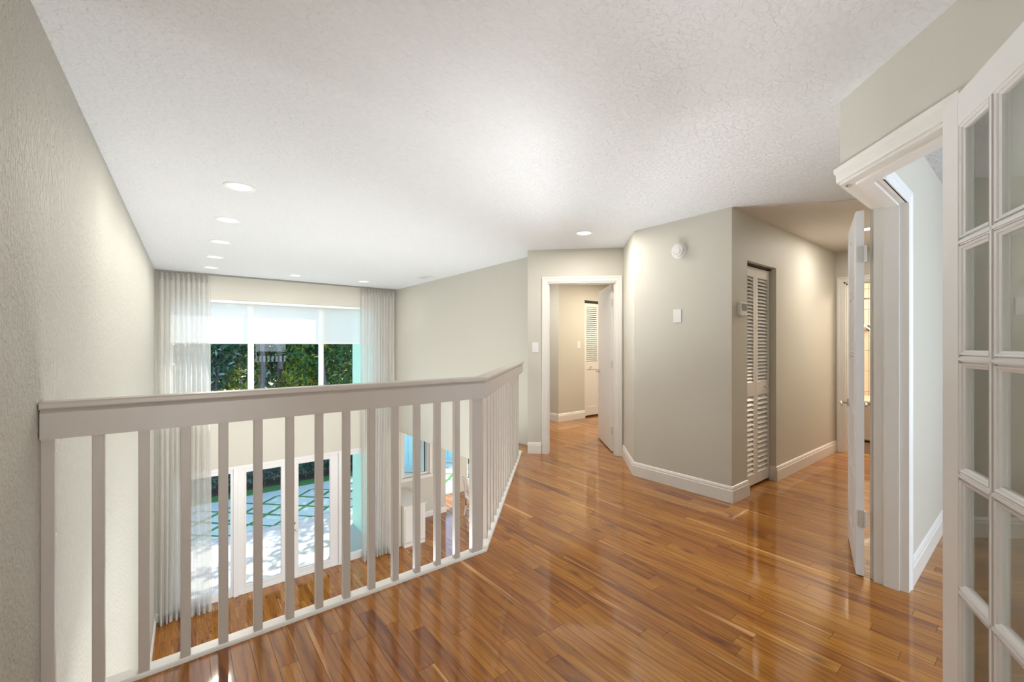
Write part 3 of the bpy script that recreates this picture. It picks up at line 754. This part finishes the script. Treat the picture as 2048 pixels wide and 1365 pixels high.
# ------------------------------------------------------------ upper window, shades
def framebox(mb, x0, x1, z0, z1, wd, y0, y1):
    mb.box((x0, y0, z0), (x0 + wd, y1, z1)).box((x1 - wd, y0, z0), (x1, y1, z1)).box((x0 + wd, y0, z0), (x1 - wd, y1, z0 + wd)).box((x0 + wd, y0, z1 - wd), (x1 - wd, y1, z1))
FYa, FYb = 8.535, 8.60
f = MB(); framebox(f, UX0, UX1, UZ0, UZ1 - .005, .045, FYa, FYb)
f.box((.952, FYa, UZ0 + .045), (1.041, FYb, UZ1 - .05)).box((2.100, FYa, UZ0 + .045), (2.180, FYb, UZ1 - .05))
wi = f.obj('window_1', M['white_cool'], bevel=.003); struct(wi, 'wide upper picture window with two mullions above the living room', 'window')
for a, b in ((UX0 + .045, .952), (1.041, 2.10), (2.18, UX1 - .045)):
    MB().box((a, 8.565, UZ0 + .045), (b, 8.571, UZ1 - .05)).obj('pane', M['glass'], wi)
MB().box((UX0 - .02, 8.425, UZ0 - .03), (UX1 + .02, 8.54, UZ0)).obj('sill', M['white_cool'], wi)
MB().box((UX0, 8.452, UZ1 - .05), (UX1, 8.50, UZ1 - .002)).obj('shade_cassette', M['white_cool'], wi, bevel=.004)
for nm, x0, x1, lb in (('roller_shade', .0, 2.118, 'wide white mesh roller shade half lowered over the upper window'), ('roller_shade', 2.134, 3.19, 'narrower white roller shade at the right of the upper window')):
    xa = x0 if x0 else UX0 + .005; sh = MB().add([(xa, 8.492, 1.335), (x1, 8.492, 1.335), (x1, 8.492, UZ1 - .02), (xa, 8.492, UZ1 - .02)], [(0, 1, 2, 3)]).obj(nm, M['shade']); tag(sh, lb, 'roller shade')
    MB().box((x0 if x0 else UX0 + .005, 8.485, 1.318), (x1, 8.500, 1.340)).obj('bottom_bar', M['white_cool'], sh, bevel=.003)

# ------------------------------------------------------------ lower doors and side windows
DZ0 = ZL
f = MB()
f.box((LX0, 8.47, LZ1 - .05), (LX1, 8.61, LZ1)).box((LX0, 8.47, DZ0), (LX0 + .05, 8.61, LZ1 - .05)).box((LX1 - .05, 8.47, DZ0), (LX1, 8.61, LZ1 - .05))
f.box((.735, 8.47, DZ0), (.80, 8.61, LZ1 - .05)).box((2.44, 8.47, DZ0), (2.51, 8.61, LZ1 - .05))
f.box((.80, 8.49, DZ0), (2.44, 8.61, DZ0 + .022))
struct(f.obj('trim_8', M['white_cool'], bevel=.003), 'white frame posts and head around the lower glass doors', 'trim')
def fixed(name, x0, x1, label, wd=.05):
    f = MB(); z0, z1 = DZ0, LZ1 - .05
    f.box((x0, 8.50, z0), (x0 + wd, 8.58, z1)).box((x1 - wd, 8.50, z0), (x1, 8.58, z1)).box((x0 + wd, 8.50, z0), (x1 - wd, 8.58, z0 + .135)).box((x0 + wd, 8.50, z1 - .075), (x1 - wd, 8.58, z1))
    o = f.obj(name, M['white_cool'], bevel=.003); struct(o, label, 'window')
    MB().box((x0 + wd - .005, 8.537, z0 + .13), (x1 - wd + .005, 8.543, z1 - .07)).obj('pane', M['glass'], o)
fixed('window_2', LX0 + .05, .735, 'tall fixed side window left of the glass doors, behind the curtain', .035)
fixed('window_3', 2.51, LX1 - .05, 'tall fixed side window right of the glass doors, behind the curtain', .10)
def gdoor(name, x0, x1, px0, px1, label, handle):
    f = MB(); z0, z1 = DZ0 + .024, LZ1 - .052
    f.box((x0, 8.51, z0), (px0, 8.555, z1)).box((px1, 8.51, z0), (x1, 8.555, z1)).box((px0, 8.51, z0), (px1, 8.555, -2.82)).box((px0, 8.51, -.87), (px1, 8.555, z1))
    o = f.obj(name, M['white_cool'], bevel=.003); struct(o, label, 'door')
    for sg in (8.508, 8.557):
        m_ = MB(); m_.sweep([(px0, -2.82), (px1, -2.82), (px1, -.87), (px0, -.87)], [(-.012, 0), (-.012, .006), (.004, .006), (.012, 0)], lambda a, b, t: (a, sg - t if sg < 8.53 else sg + t - .004, b), closed=True); m_.obj('glazing_bead', M['white_cool'], o)
    MB().box((px0 - .004, 8.529, -2.824), (px1 + .004, 8.536, -.866)).obj('pane', M['glass'], o)
    if handle:
        hx_ = 1.662
        h = MB(); h.lathe([(0, 0), (.028, 0), (.028, .006), (.012, .010), (.010, .045), (0, .045)], 18, lambda a, b, t: (hx_ + a, 8.51 - t, -2.075 + b))
        h.tube([(hx_, 8.468, -2.075), (hx_ + .03, 8.462, -2.073), (hx_ + .11, 8.464, -2.06)], [.009, .008, .006], 8); h.obj('lever_handle', M['chrome'], o, smooth=True)
        h = MB(); h.lathe([(0, 0), (.030, 0), (.030, .006), (.022, .014), (0, .014)], 18, lambda a, b, t: (hx_ + a, 8.51 - t, -1.955 + b)); h.box((hx_ - .004, 8.478, -1.97), (hx_ + .004, 8.50, -1.94)); h.obj('deadbolt', M['chrome'], o, smooth=True)
gdoor('door_6', .803, 1.592, .913, 1.467, 'left leaf of the lower glass doors to the patio', False)
gdoor('door_7', 1.596, 2.437, 1.727, 2.299, 'right leaf of the lower glass doors, with lever and deadbolt', True)

# ------------------------------------------------------------ curtains
def curtain(name, label, x0, x1, folds, seed, y=8.33, zb=ZL + .012):
    rr = random.Random(seed)
    nx, nz = folds * 14, 34
    ph = [rr.uniform(-.5, .5) for _ in range(folds + 2)]; am = [rr.uniform(.6, 1.1) for _ in range(folds + 2)]
    vs = []; zt = H - .03
    for j in range(nz + 1):
        v = j / nz; z = zt + (zb - zt) * v ** 1.0
        gather = min(1, (zt - z) / .16)
        for i in range(nx + 1):
            u = i / nx; q = u * folds; k = int(min(q, folds - 1e-6))
            a = am[k] * (1 - (q - k)) + am[k + 1] * (q - k)
            drift = .10 * math.sin(z * .8 + ph[k] * 6) * min(1, (zt - z) / 3)
            w = math.sin(2 * math.pi * (q + drift + ph[0] * .2))
            w2 = math.sin(4 * math.pi * q * 1.31 + z * .35 + ph[k])
            amp = .012 + .055 * gather + .012 * v
            yy = y + amp * a * w + .008 * w2 * gather - .03 * v * math.sin(u * 5 + seed)
            # pinch: narrow pleats at the top
            xx = x0 + (x1 - x0) * u + (.010 * math.sin(2 * math.pi * q * 1.0 + 1.3) * (.4 + .6 * gather)) + (.03 * v * v * math.sin(u * 4 + seed))
            vs.append((xx, yy, z))
    fs = [(j * (nx + 1) + i, j * (nx + 1) + i + 1, (j + 1) * (nx + 1) + i + 1, (j + 1) * (nx + 1) + i) for j in range(nz) for i in range(nx)]
    m_ = MB().add(vs, fs); o = m_.obj(name, M['curtain'], smooth=True); tag(o, label, 'curtain', None)
    # stitched heading tape with pinch pleats
    hd = MB()
    for k in range(folds):
        xc = x0 + (x1 - x0) * (k + .5) / folds
        for dx in (-.011, 0, .011):
            hd.add([(xc + dx - .006, y - .022, zt + .004), (xc + dx, y - .040, zt + .004), (xc + dx + .006, y - .022, zt + .004),
                    (xc + dx * .3 - .004, y - .022, zt - .11), (xc + dx * .3, y - .034, zt - .12), (xc + dx * .3 + .004, y - .022, zt - .11)], [(0, 1, 4, 3), (1, 2, 5, 4), (0, 2, 5, 3)])
    nr = [j for j in range(nz + 1) if vs[j * (nx + 1)][2] > zt - .12]; nn_ = nx + 1
    hd.add([(a, b - .003, c) for j in nr for a, b, c in vs[j * nn_:(j + 1) * nn_]], [(j * nn_ + i, j * nn_ + i + 1, (j + 1) * nn_ + i + 1, (j + 1) * nn_ + i) for j in range(len(nr) - 1) for i in range(nx)])
    hd.obj('pleated_heading', M['curtain_head'], o)
    # weighted hem
    hem = MB(); n = nx + 1
    hv = vs[-n:]
    hem.add([(a, b - .002, c) for a, b, c in hv] + [(a, b - .002, c + .10) for a, b, c in hv], [(i, i + 1, i + 1 + n, i + n) for i in range(nx)])
    hem.obj('hem', M['curtain_head'], o)
    return o
curtain('curtain', 'sheer white floor-length curtain at the left end of the window wall', -.235, .405, 10, 3, zb=ZL + .01)
curtain('curtain', 'sheer white floor-length curtain at the right end of the window wall', 2.805, 3.475, 11, 8)
o = MB().box((-.28, 8.30, H - .022), (3.53, 8.345, H)).obj('curtain_track', M['track']); tag(o, 'thin dark curtain track along the ceiling above the window', 'curtain track')

# ------------------------------------------------------------ lower right: cabinet, chair, dining windows
cab = empty('cabinet', (3.715, 8.32, ZL)); tag(cab, 'low white cabinet standing by the beige dining wall', 'cabinet')
cw, cdp, chh = .495, 1.15, .83
MB().box((0, .012, .08), (cw - .01, cdp, chh)).box((.0, .03, 0), (cw - .03, cdp, .08)).obj('body', M['white'], cab, bevel=.002)
MB().box((-.01, -.012, chh), (cw + .012, cdp + .005, chh + .03)).obj('top', M['white'], cab, bevel=.003)
dr = MB(); framebox(dr, .02, .475, .10, .79, .055, -.006, .012); dr.box((.07, .004, .15), (.43, .012, .74)); dr.obj('door', M['white'], cab, bevel=.002)
MB().box((0, .0, 0), (cw - .02, .03, .075)).obj('plinth', M['white'], cab)
wf = MB(); framebox(wf, WX0, WX1, WZ0, WZ1, .05, 9.52, 9.60); wf.box((4.50, 9.52, WZ0 + .05), (4.56, 9.60, WZ1 - .05))
wi = wf.obj('window_4', M['white']); struct(wi, 'small white casement window above the cabinet', 'window')
MB().box((4.25, 9.557, WZ0 + .05), (4.50, 9.561, WZ1 - .05)).obj('pane', M['glass'], wi); MB().box((4.56, 9.557, WZ0 + .05), (4.85, 9.561, WZ1 - .05)).obj('pane', M['glass'], wi)
MB().box((4.78, 9.525, WZ0 + .05), (4.80, 9.555, WZ1 - .05)).obj('sash_edge', M['black'], wi)
MB().box((4.10, 9.42, WZ0 - .07), (4.95, 9.52, WZ0)).obj('sill', M['white'], wi)
MB().box((4.10, 9.485, WZ0), (WX0, 9.50, -.47)).box((WX1, 9.485, WZ0), (4.96, 9.50, -.47)).obj('casing', M['white'], wi)
wf = MB(); framebox(wf, 5.42, 6.30, ZL, -.75, .055, 10.52, 10.58); wi = wf.obj('door_8', M['white']); struct(wi, 'white framed glass door at the far side of the dining area', 'door')
MB().box((5.475, 10.545, ZL + .055), (6.245, 10.55, -.805)).obj('pane', M['glass'], wi)
wf = MB(); framebox(wf, 6.62, 7.5, ZL, -.75, .05, 10.52, 10.58); wf.box((6.67, 10.53, ZL + .05), (7.45, 10.57, ZL + .32)); wi = wf.obj('door_9', M['white']); struct(wi, 'glass door with a black grille behind the white chair', 'door')
MB().box((6.67, 10.545, ZL + .32), (7.45, 10.55, -.8)).obj('pane', M['glass'], wi)
g = MB()
for k in range(6): g.box((6.69 + k * .13, 10.515, ZL + .34), (6.705 + k * .13, 10.53, -.82))
for z in (ZL + .36, ZL + .9, -1.4): g.box((6.67, 10.512, z), (7.45, 10.53, z + .015))
g.obj('grille', M['black'], wi)
def chair(loc, rz, label):
    r = empty('dining_chair', loc, rz); tag(r, label, 'chair')
    MB().box((-.22, -.21, .43), (.22, .22, .47)).obj('seat', M['white'], r, bevel=.008)
    for sx in (-1, 1):
        MB().tube([(sx * .19, -.18, 0), (sx * .195, -.18, .43)], [.015, .022], 8).obj('leg', M['white'], r, smooth=True)
        MB().tube([(sx * .20, .25, 0), (sx * .195, .20, .25), (sx * .195, .20, .47), (sx * .20, .24, .75), (sx * .19, .29, .98)], [.015, .02, .022, .019, .016], 8).obj('leg', M['white'], r, smooth=True)
    b = MB().tube([(-.19, .29, .98), (-.1, .30, 1.0), (.1, .30, 1.0), (.19, .29, .98)], .018, 8)
    b.tube([(-.195, .21, .56), (.195, .21, .56)], .012, 8)
    b.tube([(-.19, .215, .58), (0, .24, .77), (.19, .285, .95)], .010, 6).tube([(.19, .215, .58), (0, .24, .77), (-.19, .285, .95)], .010, 6)
    b.tube([(-.1, .213, .58), (-.14, .25, .77), (0, .29, .97), (.14, .25, .77), (.1, .213, .58)], .009, 6)
    b.obj('backrest', M['white'], r, smooth=True)
    s_ = MB().tube([(-.19, -.18, .2), (.19, -.18, .2)], .010, 6).tube([(-.19, -.18, .16), (-.195, .22, .16)], .010, 6).tube([(.19, -.18, .16), (.195, .22, .16)], .010, 6)
    s_.obj('stretcher', M['white'], r, smooth=True)
chair((5.78, 8.74, ZL), math.radians(75), 'white lattice-backed dining chair on the lower floor')

# bathroom details
o = MB().box((7.30, .14, 0), (7.92, 2.06, .52)).box((7.27, .12, .50), (7.93, 2.08, .56)).obj('bathtub', M['tile'], bevel=.02); tag(o, 'beige tiled tub surround at the back of the bathroom', 'bathtub')
o = MB().tube([(7.35, .11, 1.93), (7.35, 2.09, 1.93)], .012, 10).obj('shower_rod', M['chrome'], smooth=True); tag(o, 'thin chrome shower rod across the bathroom', 'rod')
cv = MB(); cv.lathe([(0, 0), (.04, 0), (.04, .01), (.012, .014), (.012, .05), (0, .05)], 16, lambda a, b, t: (7.938 - t, 1.62 + a, 1.55 + b))
cv.tube([(7.88, 1.56, 1.61), (7.88, 1.68, 1.49)], .007, 6).tube([(7.88, 1.56, 1.49), (7.88, 1.68, 1.61)], .007, 6)
tag(cv.obj('shower_valve', M['chrome'], smooth=True), 'chrome cross-handled shower valve on the warm tiles', 'valve')

# ------------------------------------------------------------ outside
GZ = ZL - .04
o = MB().box((-12, 8.6, GZ - .1), (20, 40, GZ - .03)).obj('ground', M['soil']); struct(o, 'garden ground beyond the patio', 'ground')
pat = MB().box((-6, 8.62, GZ - .06), (9.5, 14.05, GZ - .012)).obj('patio', M['concrete']); struct(pat, 'pale stone patio with diagonal grass joints', 'patio')
tag(pat, None)
# near and far plain slabs (big pours)
MB().box((-6, 8.62, GZ - .012), (2.55, 11.36, GZ)).box((2.55, 8.95, GZ - .012), (9.5, 11.36, GZ)).obj('slab', M['concrete'], pat)
MB().box((-6, 13.56, GZ - .012), (9.5, 14.05, GZ)).obj('slab', M['paver'], pat)
g = MB().box((-6, 11.36, GZ - .012), (9.5, 13.56, GZ + .001)).obj('grass_joints', M['grass'], pat); g['kind'] = 'stuff'
P_ = .9; hs = (P_ - .15) / 2
dm = MB().prism([(-hs, 0), (0, -hs), (hs, 0), (0, hs)], -.006, .005).mesh('paver', M['paver'])
tm_ = MB().prism([(-hs, 0), (0, -hs), (hs, 0)], -.006, .005).mesh('paver', M['paver'])
tp_ = MB().prism([(-hs, 0), (hs, 0), (0, hs)], -.006, .005).mesh('paver', M['paver'])
# lattice: x+y = 13.1 + .9 m, y-x = 7.8 + .9 n  -> diamond centres at half steps
for m in range(-9, 14):
    for n in range(-9, 14):
        a = 13.1 + P_ * (m + .5); b = 7.75 + P_ * (n + .5); x_, y_ = (a - b) / 2, (a + b) / 2
        if not (-3 < x_ < 8.5): continue
        if 11.36 + hs <= y_ + .02 and y_ <= 13.56 - hs + .02: link('paver', dm, pat, (x_, y_, GZ))
        elif abs(y_ - 11.36) < .35 : link('paver', tp_, pat, (x_, max(y_, 11.37), GZ))
        elif abs(y_ - 13.56) < .35: link('paver', tm_, pat, (x_, min(y_, 13.55), GZ))
o = MB().box((-6, 14.05, GZ - .03), (9.5, 14.5, GZ + .03)).obj('lawn_strip', M['grass']); tag(o, 'narrow green lawn strip along the foot of the hedge', 'grass', kind='stuff')
o = MB().box((-8, 15.45, GZ), (12, 15.55, GZ + 1.2)).obj('garden_wall', M['grey_wall']); tag(o, 'low grey wall behind the clipped hedge', 'wall')

def leaves(mb_pts, size, flat=.5):
    """numpy leaf quads (two triangles folded) at points"""
    n = len(mb_pts); P = np.array(mb_pts)
    d = rng.normal(size=(n, 3)); d /= np.linalg.norm(d, axis=1)[:, None]
    e = rng.normal(size=(n, 3)); e -= (e * d).sum(1)[:, None] * d; e /= np.linalg.norm(e, axis=1)[:, None]
    s = size * rng.uniform(.6, 1.3, n)[:, None]
    v = np.stack([P - d * s, P + e * s * .3, P + d * s, P - e * s * .3], 1).reshape(-1, 3)
    f = np.arange(n * 4).reshape(n, 4)
    return v, f
def foliage(name, pts, size, m, parent):
    v, f = leaves(pts, size); me = bpy.data.meshes.new(name); me.from_pydata(v.tolist(), [], f.tolist()); me.update(); me.materials.append(m)
    o = bpy.data.objects.new(name, me); COL.objects.link(o); o.parent = parent; o['kind'] = 'stuff'; return o
def blob(c, r, n):
    p = rng.normal(size=(n, 3)); p /= np.linalg.norm(p, axis=1)[:, None]; p *= (rng.uniform(.25, 1, n) ** .5)[:, None]
    return p * np.array(r) + np.array(c)
def tree(x, y, lean, r0, label, crown, m, n, low=None):
    t = empty('tree', (x, y, GZ)); tag(t, label, 'tree', 'trees behind the hedge')
    pts = [Vector((lean * k / 6 + .06 * math.sin(k * 1.7 + x), .05 * math.cos(k * 2.1 + x), k * 1.15)) for k in range(7)]
    tb = MB().tube(pts, [r0 * (.62 - .04 * k) for k in range(7)], 10)
    for k in (5, 6):
        a = random.uniform(0, 6.28); p = pts[k]; tb.tube([p, p + Vector((.5 * math.cos(a), .5 * math.sin(a), .5)), p + Vector((1.2 * math.cos(a), 1.2 * math.sin(a), 1.2))], [r0 * .3, r0 * .22, r0 * .1], 6)
    tb.obj('trunk', M['bark'], t, smooth=True)
    P = [blob((cx_, cy_, cz_), rr, int(n * f_)) for (cx_, cy_, cz_, rr, f_) in crown]
    foliage('foliage', np.concatenate(P), .13, m, t)
    return t
hi = [(0, 0.2, 8.0, (2.2, 2.2, 1.3), .5)]
tree(.95, 16.6, .1, .17, 'tree with a grey trunk left of the window mullion, dark foliage', hi + [(-.6, .3, 4.6, (1.6, .8, 2.0), .45)], M['leaf_dark'], 8000)
tree(2.25, 16.3, -.1, .15, 'slim tree just right of the left mullion', hi + [(.2, 1.0, 4.4, (1.3, .5, 1.9), .3)], M['leaf_dark'], 7000)
tree(2.75, 16.9, .1, .17, 'thick dark-trunked tree in the middle window', hi + [(.5, .9, 4.6, (1.2, .5, 1.8), .3)], M['leaf_dark'], 7000)
tree(4.25, 16.4, -.15, .11, 'pale thin tree near the right mullion', hi + [(-.3, .6, 4.6, (1.3, .6, 2.0), .35)], M['leaf_mid'], 8000)
tree(5.15, 15.9, .05, .19, 'double-trunked tree in the right window', hi + [(.2, .8, 4.6, (1.3, .6, 2.0), .35)], M['leaf_mid'], 8000)
tree(6.4, 13.2, -.35, .13, 'slim tree leaning over the patio from the right, outside the windows', [(-2.4 + dx, -.3 + dy, 7.0 + dz, (.9, .28, .35), .1) for dx, dy, dz in ((0, 0, 0), (-1.3, .25, .3), (1.2, -.2, -.2), (-2.4, 0, 0), (-.6, -.6, .1), (-3.4, .3, .2), (.4, .6, 0), (-2.0, -.7, 0))], M['leaf_mid'], 1500)
def shrub(x, y, z, r, label, m, n, size=.13):
    t = empty('shrub', (x, y, GZ)); tag(t, label, 'shrub', 'shrubs behind the hedge')
    sb = MB()
    for k in range(4):
        a = k * 1.6; sb.tube([(0, 0, 0), (.3 * math.cos(a), .2 * math.sin(a), z * .5), (.6 * r[0] * math.cos(a), .5 * r[1] * math.sin(a), z)], [.05, .035, .015], 5)
    sb.obj('stem', M['bark'], t); foliage('foliage', blob((0, 0, z), r, n), size, m, t)
shrub(1.75, 17.4, 3.6, (.9, .5, 1.5), 'bright yellow-green shrub between two trunks, left window', M['leaf_yellow'], 2000)
shrub(3.5, 17.2, 3.1, (.8, .5, 1.0), 'bright yellow-green shrub low in the middle window', M['leaf_yellow'], 2300)
shrub(3.1, 18.2, 4.6, (1.6, .6, 2.0), 'green shrub far behind the middle window trunks', M['leaf_mid'], 4500)
shrub(5.0, 18.0, 4.2, (1.8, .6, 2.2), 'green shrub far behind the right window trunk', M['leaf_mid'], 5000)
shrub(5.7, 17.3, 4.9, (.7, .4, .9), 'yellow-leaved shrub high at the right', M['leaf_yellow'], 1500)
shrub(.2, 17.8, 4.4, (1.8, .6, 2.2), 'dark green shrub behind the left curtain', M['leaf_dark'], 5000)
shrub(-2.3, 17.6, 3.8, (1.9, .7, 2.4), 'dark green shrub far left in the garden', M['leaf_dark'], 4000)
shrub(7.6, 17.6, 3.8, (1.9, .7, 2.4), 'green shrub far right in the garden', M['leaf_mid'], 4000)
hedge = empty('hedge', (3, 14.9, GZ)); tag(hedge, 'dark clipped hedge along the back of the patio', 'hedge')
P = np.stack([rng.uniform(-7, 7, 13000), rng.uniform(-.35, .35, 13000), rng.uniform(.15, 1.75, 13000)], 1)
foliage('foliage', P, .085, M['leaf_hedge'], hedge)
sb = MB()
for k in range(24): sb.tube([(-6.7 + k * .58, 0, 0), (-6.7 + k * .58 + .1, .05, .9)], [.02, .012], 5)
sb.obj('stems', M['bark'], hedge)
o = MB()
fb = empty('board_fence', (6.2, 14.0, GZ)); tag(fb, 'pale blue vertical board fence outside the dining doors', 'fence')
bmb = MB().box((0, 0, 0), (.19, .025, 2.3)).mesh('board', M['fence'])
for k in range(22): link('board', bmb, fb, (k * .20, .0 if k % 2 else .012, 0))
MB().box((0, .03, .4), (4.4, .07, .5)).box((0, .03, 1.8), (4.4, .07, 1.9)).obj('rail', M['fence'], fb)
# house wing and eaves outside
o = MB().box((3.30, 8.62, ZL - .1), (3.45, 10.36, 6.2)).obj('wall_wing', M['stucco']); struct(o, 'pale aqua outside wall of the house wing', 'wall')
o = MB().box((-1.0, 8.62, 2.50), (3.3, 8.66, 2.62)).box((-1, 8.0, 2.62), (8.4, 8.66, 2.75)).obj('eaves', M['white_cool']); struct(o, 'white roof eaves above the upper window', 'roof')
o = MB().box((-1.0, 8.62, -.62), (3.3, 9.66, -.50)).obj('sun_block_ledge', M['white_cool']); struct(o, 'added unseen sun-blocking ledge above the glass doors', 'trim')  # unseen ledge added to keep sun off the lower glass doors
